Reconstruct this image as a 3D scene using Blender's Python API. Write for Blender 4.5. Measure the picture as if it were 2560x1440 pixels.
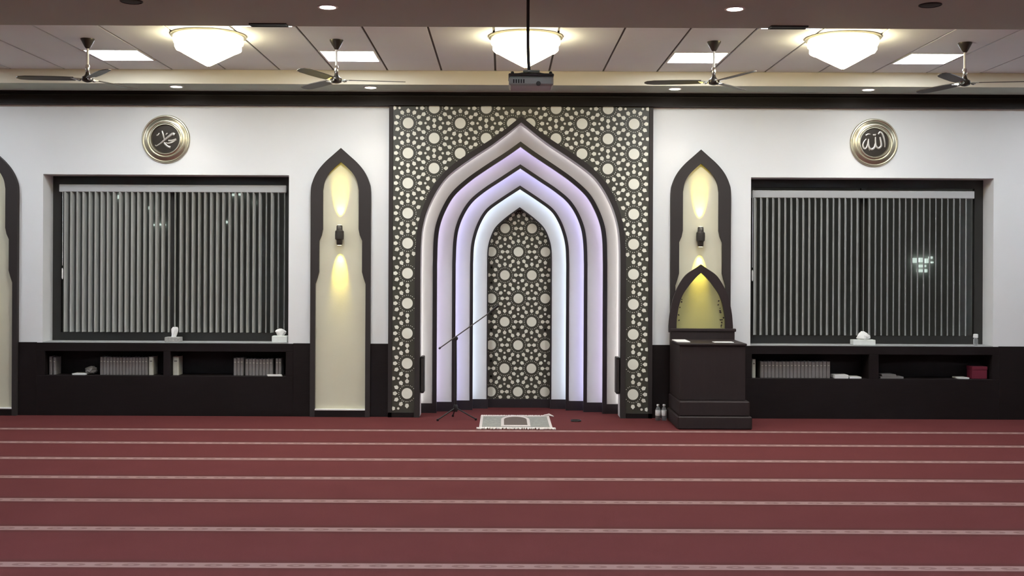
import bpy, bmesh, math, random
from mathutils import Vector, Matrix
random.seed(7)
PI = math.pi
S = bpy.context.scene
for o in list(bpy.data.objects): bpy.data.objects.remove(o)
COL = S.collection

# ------------------------------------------------------------------ camera
F = 2850.0; PX, PY = 1258.0, 665.0; H = 1.75; ROLL = 0.0045
cam = bpy.data.cameras.new('camera'); co = bpy.data.objects.new('camera', cam); COL.objects.link(co)
cam.sensor_width = 36.0; cam.sensor_fit = 'HORIZONTAL'; cam.lens = F * 36.0 / 2560.0
cam.shift_x = (1280 - PX) / 2560.0; cam.shift_y = (PY - 720) / 2560.0
cam.clip_end = 200
co.location = (0, 0, H)
co.rotation_euler = (Matrix.Rotation(PI/2, 3, 'X') @ Matrix.Rotation(ROLL, 3, 'Z')).to_euler()
S.camera = co
S.view_settings.view_transform = 'Standard'; S.view_settings.look = 'None'
S.view_settings.gamma = 1.0; S.view_settings.use_curve_mapping = False
S.view_settings.exposure = 1.72

# ------------------------------------------------------------------ night outside
w = bpy.data.worlds.new('night'); S.world = w; w.use_nodes = True
w.node_tree.nodes['Background'].inputs[0].default_value = (0.020, 0.0195, 0.018, 1)
w.node_tree.nodes['Background'].inputs[1].default_value = 1.0

# strengths of the lamps, the added unseen ones among them
PANEL_W, CHAND_W, DOWN_W, REAR_W, SCONCE_W, LED_W = 12.5, 6.0, 8.0, 9.5, 22.0, 4.2

# ------------------------------------------------------------------ measured frame of the place
def at(px, py, d):
    """photo pixel -> (X, Z) on the plane at distance d, with the small camera roll taken out"""
    dx, dy = px - PX, py - PY
    return ((dx + dy * ROLL) * d / F, H - (dy - dx * ROLL) * d / F)
D = 13.2            # back wall
X0 = 0.20           # axis of the prayer niche
SOF = 3.74          # underside of the dropped soffits
TRAY = 3.889        # underside of the panels in the raised tray
T = 0.591           # width of a ceiling panel
Y_FAR, Y_NEAR = 12.52, 9.50

# ------------------------------------------------------------------ materials
def nodemat(name):
    m = bpy.data.materials.new(name); m.use_nodes = True
    nt = m.node_tree; b = nt.nodes['Principled BSDF']
    return m, nt, b
def mat(name, col, rough=0.6, metal=0.0, var=0.0, scale=8.0, bump=0.0, bscale=60.0, stretch=None, spec=0.5):
    m, nt, b = nodemat(name)
    b.inputs['Roughness'].default_value = rough; b.inputs['Metallic'].default_value = metal
    b.inputs['Specular IOR Level'].default_value = spec
    b.inputs['Base Color'].default_value = (*col, 1)
    tc = nt.nodes.new('ShaderNodeTexCoord')
    src = tc.outputs['Object']
    if stretch:
        mp = nt.nodes.new('ShaderNodeMapping'); mp.inputs['Scale'].default_value = stretch
        nt.links.new(src, mp.inputs[0]); src = mp.outputs[0]
    if var > 0:
        n = nt.nodes.new('ShaderNodeTexNoise'); n.inputs['Scale'].default_value = scale; n.inputs['Detail'].default_value = 5
        nt.links.new(src, n.inputs['Vector'])
        r = nt.nodes.new('ShaderNodeMapRange'); r.inputs[3].default_value = 1 - var; r.inputs[4].default_value = 1 + var
        nt.links.new(n.outputs['Fac'], r.inputs[0])
        mx = nt.nodes.new('ShaderNodeVectorMath'); mx.operation = 'SCALE'; mx.inputs[0].default_value = col
        nt.links.new(r.outputs[0], mx.inputs['Scale']); nt.links.new(mx.outputs[0], b.inputs['Base Color'])
    if bump > 0:
        n2 = nt.nodes.new('ShaderNodeTexNoise'); n2.inputs['Scale'].default_value = bscale; n2.inputs['Detail'].default_value = 3
        nt.links.new(src, n2.inputs['Vector'])
        bp = nt.nodes.new('ShaderNodeBump'); bp.inputs['Strength'].default_value = bump; bp.inputs['Distance'].default_value = 0.01
        nt.links.new(n2.outputs['Fac'], bp.inputs['Height']); nt.links.new(bp.outputs[0], b.inputs['Normal'])
    return m
def emit(name, col, strength):
    m, nt, b = nodemat(name)
    b.inputs['Base Color'].default_value = (.8, .8, .8, 1)
    b.inputs['Emission Color'].default_value = (*col, 1); b.inputs['Emission Strength'].default_value = strength
    return m
M = {}
M['wall'] = mat('white_wall_paint', (.78, .785, .785), .75, var=.02, scale=2, bump=.05, bscale=150)
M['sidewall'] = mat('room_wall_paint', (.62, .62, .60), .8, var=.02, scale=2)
M['soffit'] = mat('beige_soffit_paint', (.49, .56, .49), .8, var=.03, scale=1.5)
M['cream'] = mat('cream_fascia_paint', (.74, .69, .56), .7, var=.02)
M['tile'] = mat('pale_ceiling_panel', (.82, .86, .90), .55, var=.03, scale=3, bump=.04)
M['joint'] = mat('dark_joint', (.10, .09, .085), .8)
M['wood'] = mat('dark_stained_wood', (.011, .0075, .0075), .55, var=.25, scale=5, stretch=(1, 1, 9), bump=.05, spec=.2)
M['crown'] = mat('dark_crown_wood', (.012, .008, .0065), .55, var=.2, scale=4, stretch=(.6, 6, 6), spec=.2)
M['brown'] = mat('brown_frame_paint', (.036, .030, .029), .6, var=.12, scale=3, spec=.25)
M['lectern'] = mat('lectern_wood', (.026, .017, .017), .6, spec=.3, var=.2, scale=5, stretch=(8, 8, 1))
M['inlaycream'] = mat('cream_inlay', (.80, .79, .69), .6)
M['lattice'] = mat('dark_olive_lattice', (.052, .050, .037), .5, var=.1)
M['white'] = mat('white_gloss', (.80, .80, .79), .45)
M['ringwhite'] = mat('niche_white', (.74, .73, .74), .55, var=.02)
M['trimdark'] = mat('dark_niche_trim', (.022, .017, .021), .4)
M['nichecream'] = mat('cream_niche_plaster', (.62, .585, .45), .75, var=.04, scale=4, bump=.05)
M['frame'] = mat('black_window_frame', (.030, .029, .026), .45, var=.1)
M['vane'] = mat('grey_blind_fabric', (.43, .44, .42), .8, var=.05, scale=20)
M['rail'] = mat('grey_rail', (.44, .445, .445), .5)
M['steel'] = mat('polished_steel', (.75, .73, .70), .18, metal=1)
M['dsteel'] = mat('dark_bronze', (.075, .068, .06), .35, metal=.6)
M['blade'] = mat('dark_fan_blade', (.060, .050, .042), .45, var=.1)
M['gold'] = mat('antique_gold', (.62, .585, .45), .36, metal=1, var=.12, scale=12)
M['darkplate'] = mat('dark_bronze_plate', (.06, .050, .040), .35, metal=.7, var=.2, scale=20)
M['letters'] = mat('pale_gold_letters', (.62, .58, .52), .35, metal=.6)
M['plastic'] = mat('beige_plastic', (.36, .36, .32), .5)
M['dplastic'] = mat('dark_plastic', (.035, .030, .026), .5)
M['black'] = mat('black_plastic', (.012, .011, .012), .45)
M['paper'] = mat('white_paper', (.80, .79, .77), .8)
M['tissue'] = mat('white_tissue', (.86, .86, .84), .9, bump=.2)
M['boxpat'] = mat('patterned_tissue_box', (.36, .35, .33), .7, var=.6, scale=45)
M['boxwhite'] = mat('pale_tissue_box', (.74, .77, .74), .7, var=.08, scale=30)
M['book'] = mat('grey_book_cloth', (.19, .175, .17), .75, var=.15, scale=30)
M['bookpale'] = mat('pale_book_cover', (.50, .49, .42), .7, var=.06, scale=30)
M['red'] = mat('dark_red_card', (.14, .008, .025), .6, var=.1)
M['matgrey'] = mat('prayer_mat_weave', (.30, .30, .27), .95, var=.45, scale=38, bump=.3, bscale=200)
M['matlight'] = mat('prayer_mat_pale_weave', (.66, .60, .57), .95, var=.15, scale=60, bump=.3, bscale=200)
M['matdark'] = mat('prayer_mat_dark_weave', (.13, .10, .085), .95, var=.25, scale=60, bump=.3, bscale=200)
M['fringe'] = mat('white_fringe', (.82, .76, .73), .95)
M['asphalt'] = mat('asphalt', (.12, .12, .12), .9, var=.3)
M['facade'] = mat('dark_facade', (.42, .42, .40), .85, var=.2)  # tone raised to imitate the room's reflection in the panes
M['panel_e'] = emit('panel_glow', (.88, .94, 1.0), PANEL_W)
M['rear_e'] = emit('rear_panel_glow', (.84, .93, 1.0), REAR_W)
M['chand_e'] = emit('chandelier_glow', (1.0, .86, .52), CHAND_W)
M['down_e'] = emit('downlight_glow', (1.0, .93, .80), DOWN_W)
M['sconce_e'] = emit('sconce_glow', (1.0, .90, .40), 2.0)
M['lamp_e'] = emit('street_light_glow', (.85, 1.0, .92), .26)  # for the bright pane reflections imitated outside
M['led0'] = emit('led_soft_white', (1.0, .96, .92), LED_W * .34)
M['led1'] = emit('led_lilac', (.74, .64, 1.0), LED_W * .8)
M['led2'] = emit('led_violet', (.58, .56, 1.0), LED_W)
M['led3'] = emit('led_cool_white', (.70, .84, 1.0), LED_W)
def glassmat():
    m, nt, b = nodemat('window_glass')
    b.inputs['Base Color'].default_value = (.85, .88, .86, 1); b.inputs['Roughness'].default_value = .02
    b.inputs['Transmission Weight'].default_value = 1.0; b.inputs['IOR'].default_value = 1.5
    return m
M['glass'] = glassmat()
def screenmat():
    m, nt, b = nodemat('olive_tinted_sheet')
    b.inputs['Base Color'].default_value = (.55, .54, .33, 1); b.inputs['Roughness'].default_value = .35
    tr = nt.nodes.new('ShaderNodeBsdfTransparent'); tr.inputs[0].default_value = (.96, .95, .80, 1)
    mx = nt.nodes.new('ShaderNodeMixShader'); mx.inputs[0].default_value = .14
    nt.links.new(tr.outputs[0], mx.inputs[1]); nt.links.new(b.outputs[0], mx.inputs[2])
    nt.links.new(mx.outputs[0], nt.nodes['Material Output'].inputs[0])
    return m
M['tint'] = screenmat()
def bottlemat():
    m, nt, b = nodemat('clear_plastic')
    b.inputs['Base Color'].default_value = (.9, .93, .95, 1); b.inputs['Roughness'].default_value = .08
    b.inputs['Transmission Weight'].default_value = .85; b.inputs['IOR'].default_value = 1.33
    return m
M['clear'] = bottlemat()
def carpetmat():
    m, nt, b = nodemat('red_prayer_carpet')
    N, L = nt.nodes, nt.links
    b.inputs['Roughness'].default_value = .95; b.inputs['Specular IOR Level'].default_value = .1
    tc = N.new('ShaderNodeTexCoord'); sp = N.new('ShaderNodeSeparateXYZ'); L.new(tc.outputs['Object'], sp.inputs[0])
    def math_(op, a, v=None, c=None):
        n = N.new('ShaderNodeMath'); n.operation = op
        for i, x in enumerate((a, v, c)):
            if x is None: continue
            if isinstance(x, (int, float)): n.inputs[i].default_value = x
            else: L.new(x, n.inputs[i])
        return n.outputs[0]
    # woven rows every 0.91 m, first row line 12.1 m out
    ph = math_('MODULO', math_('ADD', math_('MULTIPLY', math_('SUBTRACT', sp.outputs['Y'], 12.1), 1/.91), 40.5), 1.0)
    dist = math_('MULTIPLY', math_('ABSOLUTE', math_('SUBTRACT', ph, .5)), .91)      # metres from the row line
    infield = math_('LESS_THAN', sp.outputs['Y'], 12.4)
    def band(a, soft):
        r = N.new('ShaderNodeMapRange'); r.inputs[1].default_value = a - soft; r.inputs[2].default_value = a + soft
        r.inputs[3].default_value = 1; r.inputs[4].default_value = 0; L.new(dist, r.inputs[0])
        return math_('MULTIPLY', r.outputs[0], infield)
    line = band(.055, .006); edge = band(.115, .02)
    # repeating oval motif along the line
    u = math_('SUBTRACT', math_('MODULO', math_('ADD', math_('MULTIPLY', sp.outputs['X'], 1/.16), 200.0), 1.0), .5)
    ov = math_('ADD', math_('POWER', math_('MULTIPLY', u, 3.0), 2.0), math_('POWER', math_('MULTIPLY', dist, 1/.030), 2.0))
    ovm = math_('MULTIPLY', math_('LESS_THAN', ov, 1.0), math_('GREATER_THAN', ov, .12))
    ns = N.new('ShaderNodeTexNoise'); ns.inputs['Scale'].default_value = 2.2; ns.inputs['Detail'].default_value = 6; L.new(tc.outputs['Object'], ns.inputs['Vector'])
    n2 = N.new('ShaderNodeTexNoise'); n2.inputs['Scale'].default_value = 220; L.new(tc.outputs['Object'], n2.inputs['Vector'])
    def mix(f, a, c):
        n = N.new('ShaderNodeMix'); n.data_type = 'RGBA'
        if isinstance(f, float): n.inputs[0].default_value = f
        else: L.new(f, n.inputs[0])
        for k, x in ((6, a), (7, c)):
            if isinstance(x, tuple): n.inputs[k].default_value = (*x, 1)
            else: L.new(x, n.inputs[k])
        return n.outputs[2]
    base = mix(ns.outputs['Fac'], (.118, .029, .030), (.140, .036, .036))
    base = mix(math_('MULTIPLY', edge, .45), base, (.080, .030, .026))
    lc = mix(math_('MULTIPLY', ovm, .55), (.33, .20, .185), (.16, .075, .07))
    c = mix(line, base, lc)
    r = N.new('ShaderNodeMapRange'); r.inputs[3].default_value = .86; r.inputs[4].default_value = 1.12; L.new(n2.outputs['Fac'], r.inputs[0])
    sc = N.new('ShaderNodeVectorMath'); sc.operation = 'SCALE'; L.new(c, sc.inputs[0]); L.new(r.outputs[0], sc.inputs['Scale'])
    L.new(sc.outputs[0], b.inputs['Base Color'])
    bp = N.new('ShaderNodeBump'); bp.inputs['Strength'].default_value = .35; bp.inputs['Distance'].default_value = .006
    L.new(n2.outputs['Fac'], bp.inputs['Height']); L.new(bp.outputs[0], b.inputs['Normal'])
    return m
M['carpet'] = carpetmat()

# ------------------------------------------------------------------ mesh helpers
class MB:
    def __init__(self): self.v = []; self.f = []; self.sm = set()
    def add(self, vs, fs, smooth=False):
        n = len(self.v); self.v += [tuple(p) for p in vs]
        for f in fs:
            if smooth: self.sm.add(len(self.f))
            self.f.append(tuple(i + n for i in f))
        return self
    def box(self, x0, x1, y0, y1, z0, z1):
        x0, x1 = sorted((x0, x1)); y0, y1 = sorted((y0, y1)); z0, z1 = sorted((z0, z1))
        vs = [(x0,y0,z0),(x1,y0,z0),(x1,y1,z0),(x0,y1,z0),(x0,y0,z1),(x1,y0,z1),(x1,y1,z1),(x0,y1,z1)]
        return self.add(vs, [(0,3,2,1),(4,5,6,7),(0,1,5,4),(1,2,6,5),(2,3,7,6),(3,0,4,7)])
    def cbox(self, x0, x1, y0, y1, z0, z1, c=.006):
        """box with chamfered vertical and horizontal edges"""
        bm = bmesh.new(); bmesh.ops.create_cube(bm, size=1)
        for v in bm.verts:
            v.co = ((x0+x1)/2 + v.co.x*abs(x1-x0), (y0+y1)/2 + v.co.y*abs(y1-y0), (z0+z1)/2 + v.co.z*abs(z1-z0))
        bmesh.ops.bevel(bm, geom=bm.edges[:], offset=c, segments=1, affect='EDGES')
        bm.verts.ensure_lookup_table()
        self.add([v.co[:] for v in bm.verts], [[v.index for v in f.verts] for f in bm.faces]); bm.free()
        return self
    def prism(self, poly, y0, y1):
        """polygon of (x, z) extruded along y"""
        n = len(poly)
        vs = [(p[0], y0, p[1]) for p in poly] + [(p[0], y1, p[1]) for p in poly]
        fs = [tuple(range(n)), tuple(range(2*n-1, n-1, -1))]
        fs += [(i, i+n, (i+1) % n + n, (i+1) % n) for i in range(n)]
        return self.add(vs, fs)
    def ngon_prism(self, poly, y0, y1):
        """(x, z) polygon: only front and rim, for thin inlays"""
        n = len(poly)
        vs = [(p[0], y0, p[1]) for p in poly] + [(p[0], y1, p[1]) for p in poly]
        return self.add(vs, [tuple(range(n))] + [(i, i+n, (i+1) % n + n, (i+1) % n) for i in range(n)])
    def vprism(self, poly, z0, z1):
        n = len(poly)
        vs = [(p[0], p[1], z0) for p in poly] + [(p[0], p[1], z1) for p in poly]
        fs = [tuple(range(n-1, -1, -1)), tuple(range(n, 2*n))]
        fs += [(i, (i+1) % n, (i+1) % n + n, i+n) for i in range(n)]
        return self.add(vs, fs)
    def lathe(self, prof, c=(0,0,0), seg=24, axis='Z', smooth=True):
        vs, fs = [], []
        for r, h in prof:
            for k in range(seg):
                a = 2*PI*k/seg
                p = (r*math.cos(a), r*math.sin(a), h)
                if axis == 'Y': p = (p[0], p[2], p[1])
                elif axis == 'X': p = (p[2], p[0], p[1])
                vs.append((c[0]+p[0], c[1]+p[1], c[2]+p[2]))
        for i in range(len(prof)-1):
            for k in range(seg):
                a, b = i*seg+k, i*seg+(k+1) % seg
                fs.append((a, b, b+seg, a+seg))
        fs.append(tuple(range(seg-1, -1, -1))); m = (len(prof)-1)*seg; fs.append(tuple(range(m, m+seg)))
        return self.add(vs, fs, smooth)
    def tube(self, pts, r, seg=8, flat=1.0):
        pts = [Vector(p) for p in pts]; n = len(pts)
        rs = r if isinstance(r, (list, tuple)) else [r]*n
        vs, fs = [], []
        up = None
        for i, p in enumerate(pts):
            t = (pts[min(i+1, n-1)] - pts[max(i-1, 0)]).normalized()
            if up is None or abs(up.dot(t)) > .98:
                up = Vector((0, 1, 0)) if abs(t.y) < .9 else Vector((0, 0, 1))
            s = t.cross(up).normalized(); u = s.cross(t).normalized(); up = u
            for k in range(seg):
                a = 2*PI*k/seg
                vs.append(p + s*rs[i]*math.cos(a) + u*rs[i]*flat*math.sin(a))
        for i in range(n-1):
            for k in range(seg):
                a, b = i*seg+k, i*seg+(k+1) % seg
                fs.append((a, b, b+seg, a+seg))
        fs.append(tuple(range(seg-1, -1, -1))); fs.append(tuple(range((n-1)*seg, n*seg)))
        return self.add([tuple(v) for v in vs], fs, True)
def tag(o, label=None, cat=None, group=None, kind=None):
    if label: o['label'] = label
    if cat: o['category'] = cat
    if group: o['group'] = group
    if kind: o['kind'] = kind
    return o
def obj(name, mb, m, parent=None, label=None, cat=None, group=None, kind=None, local=False, origin=None):
    """mesh from an MB; world coordinates unless local; parts are shifted into their parent's frame"""
    off = Vector((0, 0, 0))
    if parent is not None and not local:
        p = parent
        while p is not None: off = off + p.location; p = p.parent
    if parent is None and not local:
        if origin is None:
            xs = [v[0] for v in mb.v]; ys = [v[1] for v in mb.v]; zs = [v[2] for v in mb.v]
            origin = ((min(xs)+max(xs))/2, (min(ys)+max(ys))/2, min(zs))
        off = Vector(origin)
    me = bpy.data.meshes.new(name)
    me.from_pydata([(v[0]-off.x, v[1]-off.y, v[2]-off.z) for v in mb.v], [], mb.f)
    bm = bmesh.new(); bm.from_mesh(me); bmesh.ops.recalc_face_normals(bm, faces=bm.faces); bm.to_mesh(me); bm.free()
    for i in mb.sm:
        if i < len(me.polygons): me.polygons[i].use_smooth = True
    if mb.sm:
        try: me.set_sharp_from_angle(angle=math.radians(38))
        except Exception: pass
    me.materials.append(m if not isinstance(m, str) else M[m])
    o = bpy.data.objects.new(name, me); COL.objects.link(o)
    o.parent = parent
    if parent is None: o.location = off
    return tag(o, label, cat, group, kind)
def thing(name, label, cat, loc=(0,0,0), group=None, rz=0.0):
    o = bpy.data.objects.new(name, None); COL.objects.link(o); o.location = loc; o.rotation_euler = (0, 0, rz)
    o.empty_display_size = .1
    return tag(o, label, cat, group)
def copy_tree(o, parent=None):
    c = o.copy(); COL.objects.link(c); c.parent = parent
    for ch in list(o.children): copy_tree(ch, c)
    return c
def emitter(kind, name, loc, energy, col, parent=None, **kw):
    l = bpy.data.lights.new(name, kind); l.energy = energy; l.color = col
    for k, v in kw.items(): setattr(l, k, v)
    o = bpy.data.objects.new(name, l); COL.objects.link(o); o.location = loc; o.parent = parent
    return o
def spline(pts, sub=5):
    """Catmull-Rom through 2-D or 3-D points"""
    P = [Vector(p) for p in pts]; out = []
    for i in range(len(P)-1):
        p1, p2 = P[i], P[i+1]
        p0 = P[i-1] if i else p1*2 - p2
        p3 = P[i+2] if i+2 < len(P) else p2*2 - p1
        for k in range(sub):
            t = k/sub
            out.append(.5*((2*p1) + (p2-p0)*t + (2*p0-5*p1+4*p2-p3)*t*t + (3*p1-p0-3*p2+p3)*t**3))
    out.append(P[-1])
    return out
def half_arch(lst, d, cx, ylast=None):
    """apex-first list of (offset px from the axis, photo row) -> (offset m, z) at distance d"""
    return [tuple(p) for p in spline([(dx*d/F, H - (y - PY + (PX-cx)*ROLL)*d/F) for dx, y in lst], 5)]
def full_arch(half, cx, zb):
    """left foot -> apex -> right foot, in (x, z)"""
    L = [(cx - x, z) for x, z in reversed(half)]; R = [(cx + x, z) for x, z in half[1:]]
    return [(L[0][0], zb)] + L + R + [(R[-1][0], zb)]
def band_poly(outer, inner): return list(outer) + list(reversed(inner))
def shrink(half, t):
    """offset a half arch inwards by t (towards the axis / down)"""
    out = []
    n = len(half)
    for i, (x, z) in enumerate(half):
        a = Vector(half[max(i-1, 0)]); b = Vector(half[min(i+1, n-1)])
        tv = (b-a).normalized(); nv = Vector((tv.y, -tv.x))
        if nv.x > 0: nv = -nv
        if i == 0:
            c = Vector(half[1]) - Vector(half[0]); c.normalize()
            out.append((0.0, z - t/max(.3, abs(c.x)))); continue
        out.append((x + nv.x*t, z + nv.y*t))
    return [(max(0.0, x), z) for x, z in out if x >= -1e-6]

# ================================================================== SETTING
XL, XR, YB = -9.2, 9.6, -3.5
obj('floor', MB().box(XL-.2, XR+.2, YB-.2, 14.35, -.12, 0), 'carpet', kind='structure', origin=(0, 0, 0),
    label='red prayer carpet with pale woven row lines')
# window openings on the back wall (x0, x1, z0, z1)
WZ0, WZ1 = .845, 2.79
WIN = [(X0-5.53, X0-2.685, WZ0, WZ1), (X0+2.665, X0+5.475, WZ0, WZ1)]
wb = MB(); y0, y1 = D, D+.34
xs = [XL-.2, WIN[0][0], WIN[0][1], X0-1.30, X0+1.30, WIN[1][0], WIN[1][1], XR+.2]
for a, b in ((0, 1), (2, 3), (4, 5), (6, 7)): wb.box(xs[a], xs[b], y0, y1, WZ0 if 0 else 0, 4.0)
for i, j in ((1, 2), (5, 6)):
    wb.box(xs[i], xs[j], y0, y1, WZ1, 4.0)
    wb.box(xs[i], xs[j], y0+.31, y1, 0, WZ0)
wb.box(xs[3], xs[4], y0, y1, 3.42, 4.0)
obj('wall_back', wb, 'wall', kind='structure', label='white back wall with two windows and the prayer niche')
# alcove shell behind the niche
al = MB().box(X0-1.42, X0-1.30, D+.34, 14.3, 0, 3.55).box(X0+1.30, X0+1.42, D+.34, 14.3, 0, 3.55)
al.box(X0-1.42, X0+1.42, 14.2, 14.3, 0, 3.55).box(X0-1.42, X0+1.42, D+.34, 14.3, 3.42, 3.55)
obj('wall_alcove', al, 'ringwhite', kind='structure', label='white shell of the prayer niche alcove')
obj('wall_left', MB().box(XL-.2, XL, YB, D, 0, 4.0), 'sidewall', kind='structure')
obj('wall_right', MB().box(XR, XR+.2, YB, D, 0, 4.0), 'sidewall', kind='structure')
obj('wall_rear', MB().box(XL-.2, XR+.2, YB-.2, YB, 0, 4.0), 'sidewall', kind='structure')
# ceiling: dropped soffits with two raised trays between them
REAR0, REAR1 = 2.2, 6.2
cl = MB()
for a, b in ((Y_FAR, D+.0), (REAR1, Y_NEAR), (YB, REAR0)): cl.box(XL, XR, a, b, SOF, 4.0)
ceil_o = obj('ceiling', cl, 'soffit', kind='structure', label='beige dropped soffits around the raised ceiling trays')
obj('ceiling_slab', MB().box(XL, XR, Y_NEAR, Y_FAR, TRAY+.012, 4.0).box(XL, XR, REAR0, REAR1, TRAY+.012, 4.0), 'joint', ceil_o)
# cream face of the tray on the prayer-niche side
obj('trim_1', MB().box(XL, XR, Y_FAR-.012, Y_FAR, SOF-.004, TRAY), 'cream', kind='structure', label='cream fascia of the ceiling tray')
# ceiling panels: columns of width T, split around the light tiles
LIGHT_Y0, LIGHT_Y1 = 11.37, 11.96
light_cols = (-11, -7, -3, 3, 7, 11); near_cols = (-4, 4); NL0, NL1 = 9.64, 10.232
gap = .011
pshare = {}
for k in range(-15, 16):
    xc = X0 + k*T
    if xc - T/2 < XL or xc + T/2 > XR: continue
    segs = [(Y_NEAR, LIGHT_Y0), (LIGHT_Y1, Y_FAR-.012)] if k in light_cols else [(Y_NEAR, NL0), (NL1, Y_FAR-.012)] if k in near_cols else [(Y_NEAR, Y_FAR-.012)]
    for a, b in segs:
        key = (round(a, 3), round(b, 3))
        if key not in pshare:
            o = obj('ceiling_panel', MB().box(xc-T/2+gap, xc+T/2-gap, a+.004, b-.004, TRAY, TRAY+.012), 'tile', ceil_o)
            pshare[key] = (o, xc)
        else:
            o0, x00 = pshare[key]; o = o0.copy(); COL.objects.link(o); o.parent = ceil_o; o.location.x += xc - x00
obj('rear_ceiling_board', MB().box(XL, XR, REAR0, REAR1, TRAY, TRAY+.012), 'tile', ceil_o)
# crown moulding, in three stepped strips
cr = MB().box(XL, XR, D-.10, D, 3.592, 3.690)
obj('trim_2', cr, 'crown', kind='structure', label='wide dark wooden crown board above the white wall')
obj('trim_3', MB().box(XL, XR, D-.075, D, 3.690, 3.712), 'brown', kind='structure', label='thin brown reveal strip over the crown board')
obj('trim_4', MB().box(XL, XR, D-.13, D, 3.712, SOF), 'crown', kind='structure', label='slim dark cornice strip under the soffit')

# ------------------------------------------------------------------ dark wainscot between the bookcases and frames
NICHE_X = [X0-2.077, X0+2.077, X0-6.15]
NW = .347
wn = 5
def wains(x0, x1, lab):
    global wn
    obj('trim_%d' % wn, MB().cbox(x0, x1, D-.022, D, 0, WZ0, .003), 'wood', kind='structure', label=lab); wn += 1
wains(NICHE_X[2]+NW, WIN[0][0]-.06, 'dark wainscot panel left of the left bookcase')
wains(WIN[0][1]+.06, NICHE_X[0]-NW, 'dark wainscot panel right of the left bookcase')
wains(NICHE_X[0]+NW, X0-1.523, 'dark wainscot panel left of the patterned niche surround')
wains(X0+1.523, NICHE_X[1]-NW, 'dark wainscot panel right of the patterned niche surround')
wains(NICHE_X[1]+NW, WIN[1][0]-.06, 'dark wainscot panel left of the right bookcase')
wains(WIN[1][1]+.06, XR, 'dark wainscot panel right of the right bookcase')
wains(XL, NICHE_X[2]-NW, 'dark wainscot panel beyond the leftmost arch')

# ------------------------------------------------------------------ windows, sills and night view
def window(n, x0, x1, z0, z1, lab):
    yf = D+.29
    w_ = .10
    fr = MB()
    fr.prism([(x0, z0), (x0, z1), (x1, z1), (x1, z0), (x0, z0+.0001), (x0+w_, z0+w_), (x1-w_, z0+w_), (x1-w_, z1-w_), (x0+w_, z1-w_), (x0+w_, z0+w_+.0001)][:0] or
             [(x0, z0), (x0+w_, z0), (x0+w_, z1), (x0, z1)], yf, yf+.06)
    fr.box(x1-w_, x1, yf, yf+.06, z0, z1).box(x0+w_, x1-w_, yf, yf+.06, z0, z0+w_).box(x0+w_, x1-w_, yf, yf+.06, z1-w_, z1)
    o = obj('window_%d' % n, fr, 'frame', kind='structure', label=lab)
    xm = (x0+x1)/2
    obj('mullion', MB().box(xm-.035, xm+.035, yf+.004, yf+.056, z0+w_, z1-w_), 'frame', o)
    obj('pane', MB().box(x0+w_, xm-.035, yf+.026, yf+.032, z0+w_, z1-w_), 'glass', o)
    obj('pane', MB().box(xm+.035, x1-w_, yf+.026, yf+.032, z0+w_, z1-w_), 'glass', o)
    s = obj('window_sill', MB().box(x0, x1, D+.001, yf+.01, z0-.004, z0+.004), 'rail', o)
    return o
window(1, *WIN[0], 'dark framed window left of the prayer niche, night outside')
window(2, *WIN[1], 'dark framed window right of the prayer niche, night outside')
def blind(label, rail_l, rail_r, vane0, vane_sp, n, ang, zbot, wand_px):
    yb = D+.20
    (xa, za), (xb, _) = at(rail_l[0], rail_l[1], yb), at(rail_r[0], rail_r[1], yb)
    zr = za; zl = zr-.088
    t = thing('vertical_blind', label, 'blind', ((xa+xb)/2, yb, zbot))
    obj('head_rail', MB().cbox(xa, xb, yb-.03, yb+.03, zl, zr, .006), 'rail', t)
    base = None
    for k in range(n):
        x = at(vane0 + k*vane_sp, 650, yb)[0]
        a = ang + random.uniform(-.05, .05)
        if base is None:
            mb = MB(); wv = .089
            # slightly cupped fabric vane
            pts = [(-wv/2, 0), (-wv/4, .004), (0, .0055), (wv/4, .004), (wv/2, 0)]
            poly = [(p[1], p[0]) for p in pts] + [(p[1]-.0016, p[0]) for p in reversed(pts)]
            mb.vprism(poly, 0, zl-zbot+.005)
            base = obj('vane', mb, 'vane', t, local=True); o = base
        else:
            o = base.copy(); COL.objects.link(o); o.parent = t
        o.location = (x-t.location.x, 0, 0); o.rotation_euler = (0, 0, a)
        if k in skip_dark: o.rotation_euler = (0, 0, a + skip_dark[k])
    wx, wz = at(*wand_px, yb-.04)
    obj('wand', MB().tube([(wx, yb-.04, zl), (wx, yb-.04, wz+.1)], .003, 6).lathe([(.004, 0), (.009, .02), (.009, .11), (.004, .13)], (wx, yb-.04, wz-.06), 8), 'white', t)
    return t
skip_dark = {17: .14, 18: .25, 33: .3, 35: .25, 36: .28}
blind('grey vertical blind in the left window, slats turned open', (150, 461), (716, 461), 166, 15.15, 37, -.22, .955, (156, 685))
skip_dark = {0: -.1, 18: .12}
blind('grey vertical blind in the right window, slats turned open', (1880, 476), (2434, 476), 1888, 15.05, 36, -.53, .955, (1881, 690))

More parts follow.
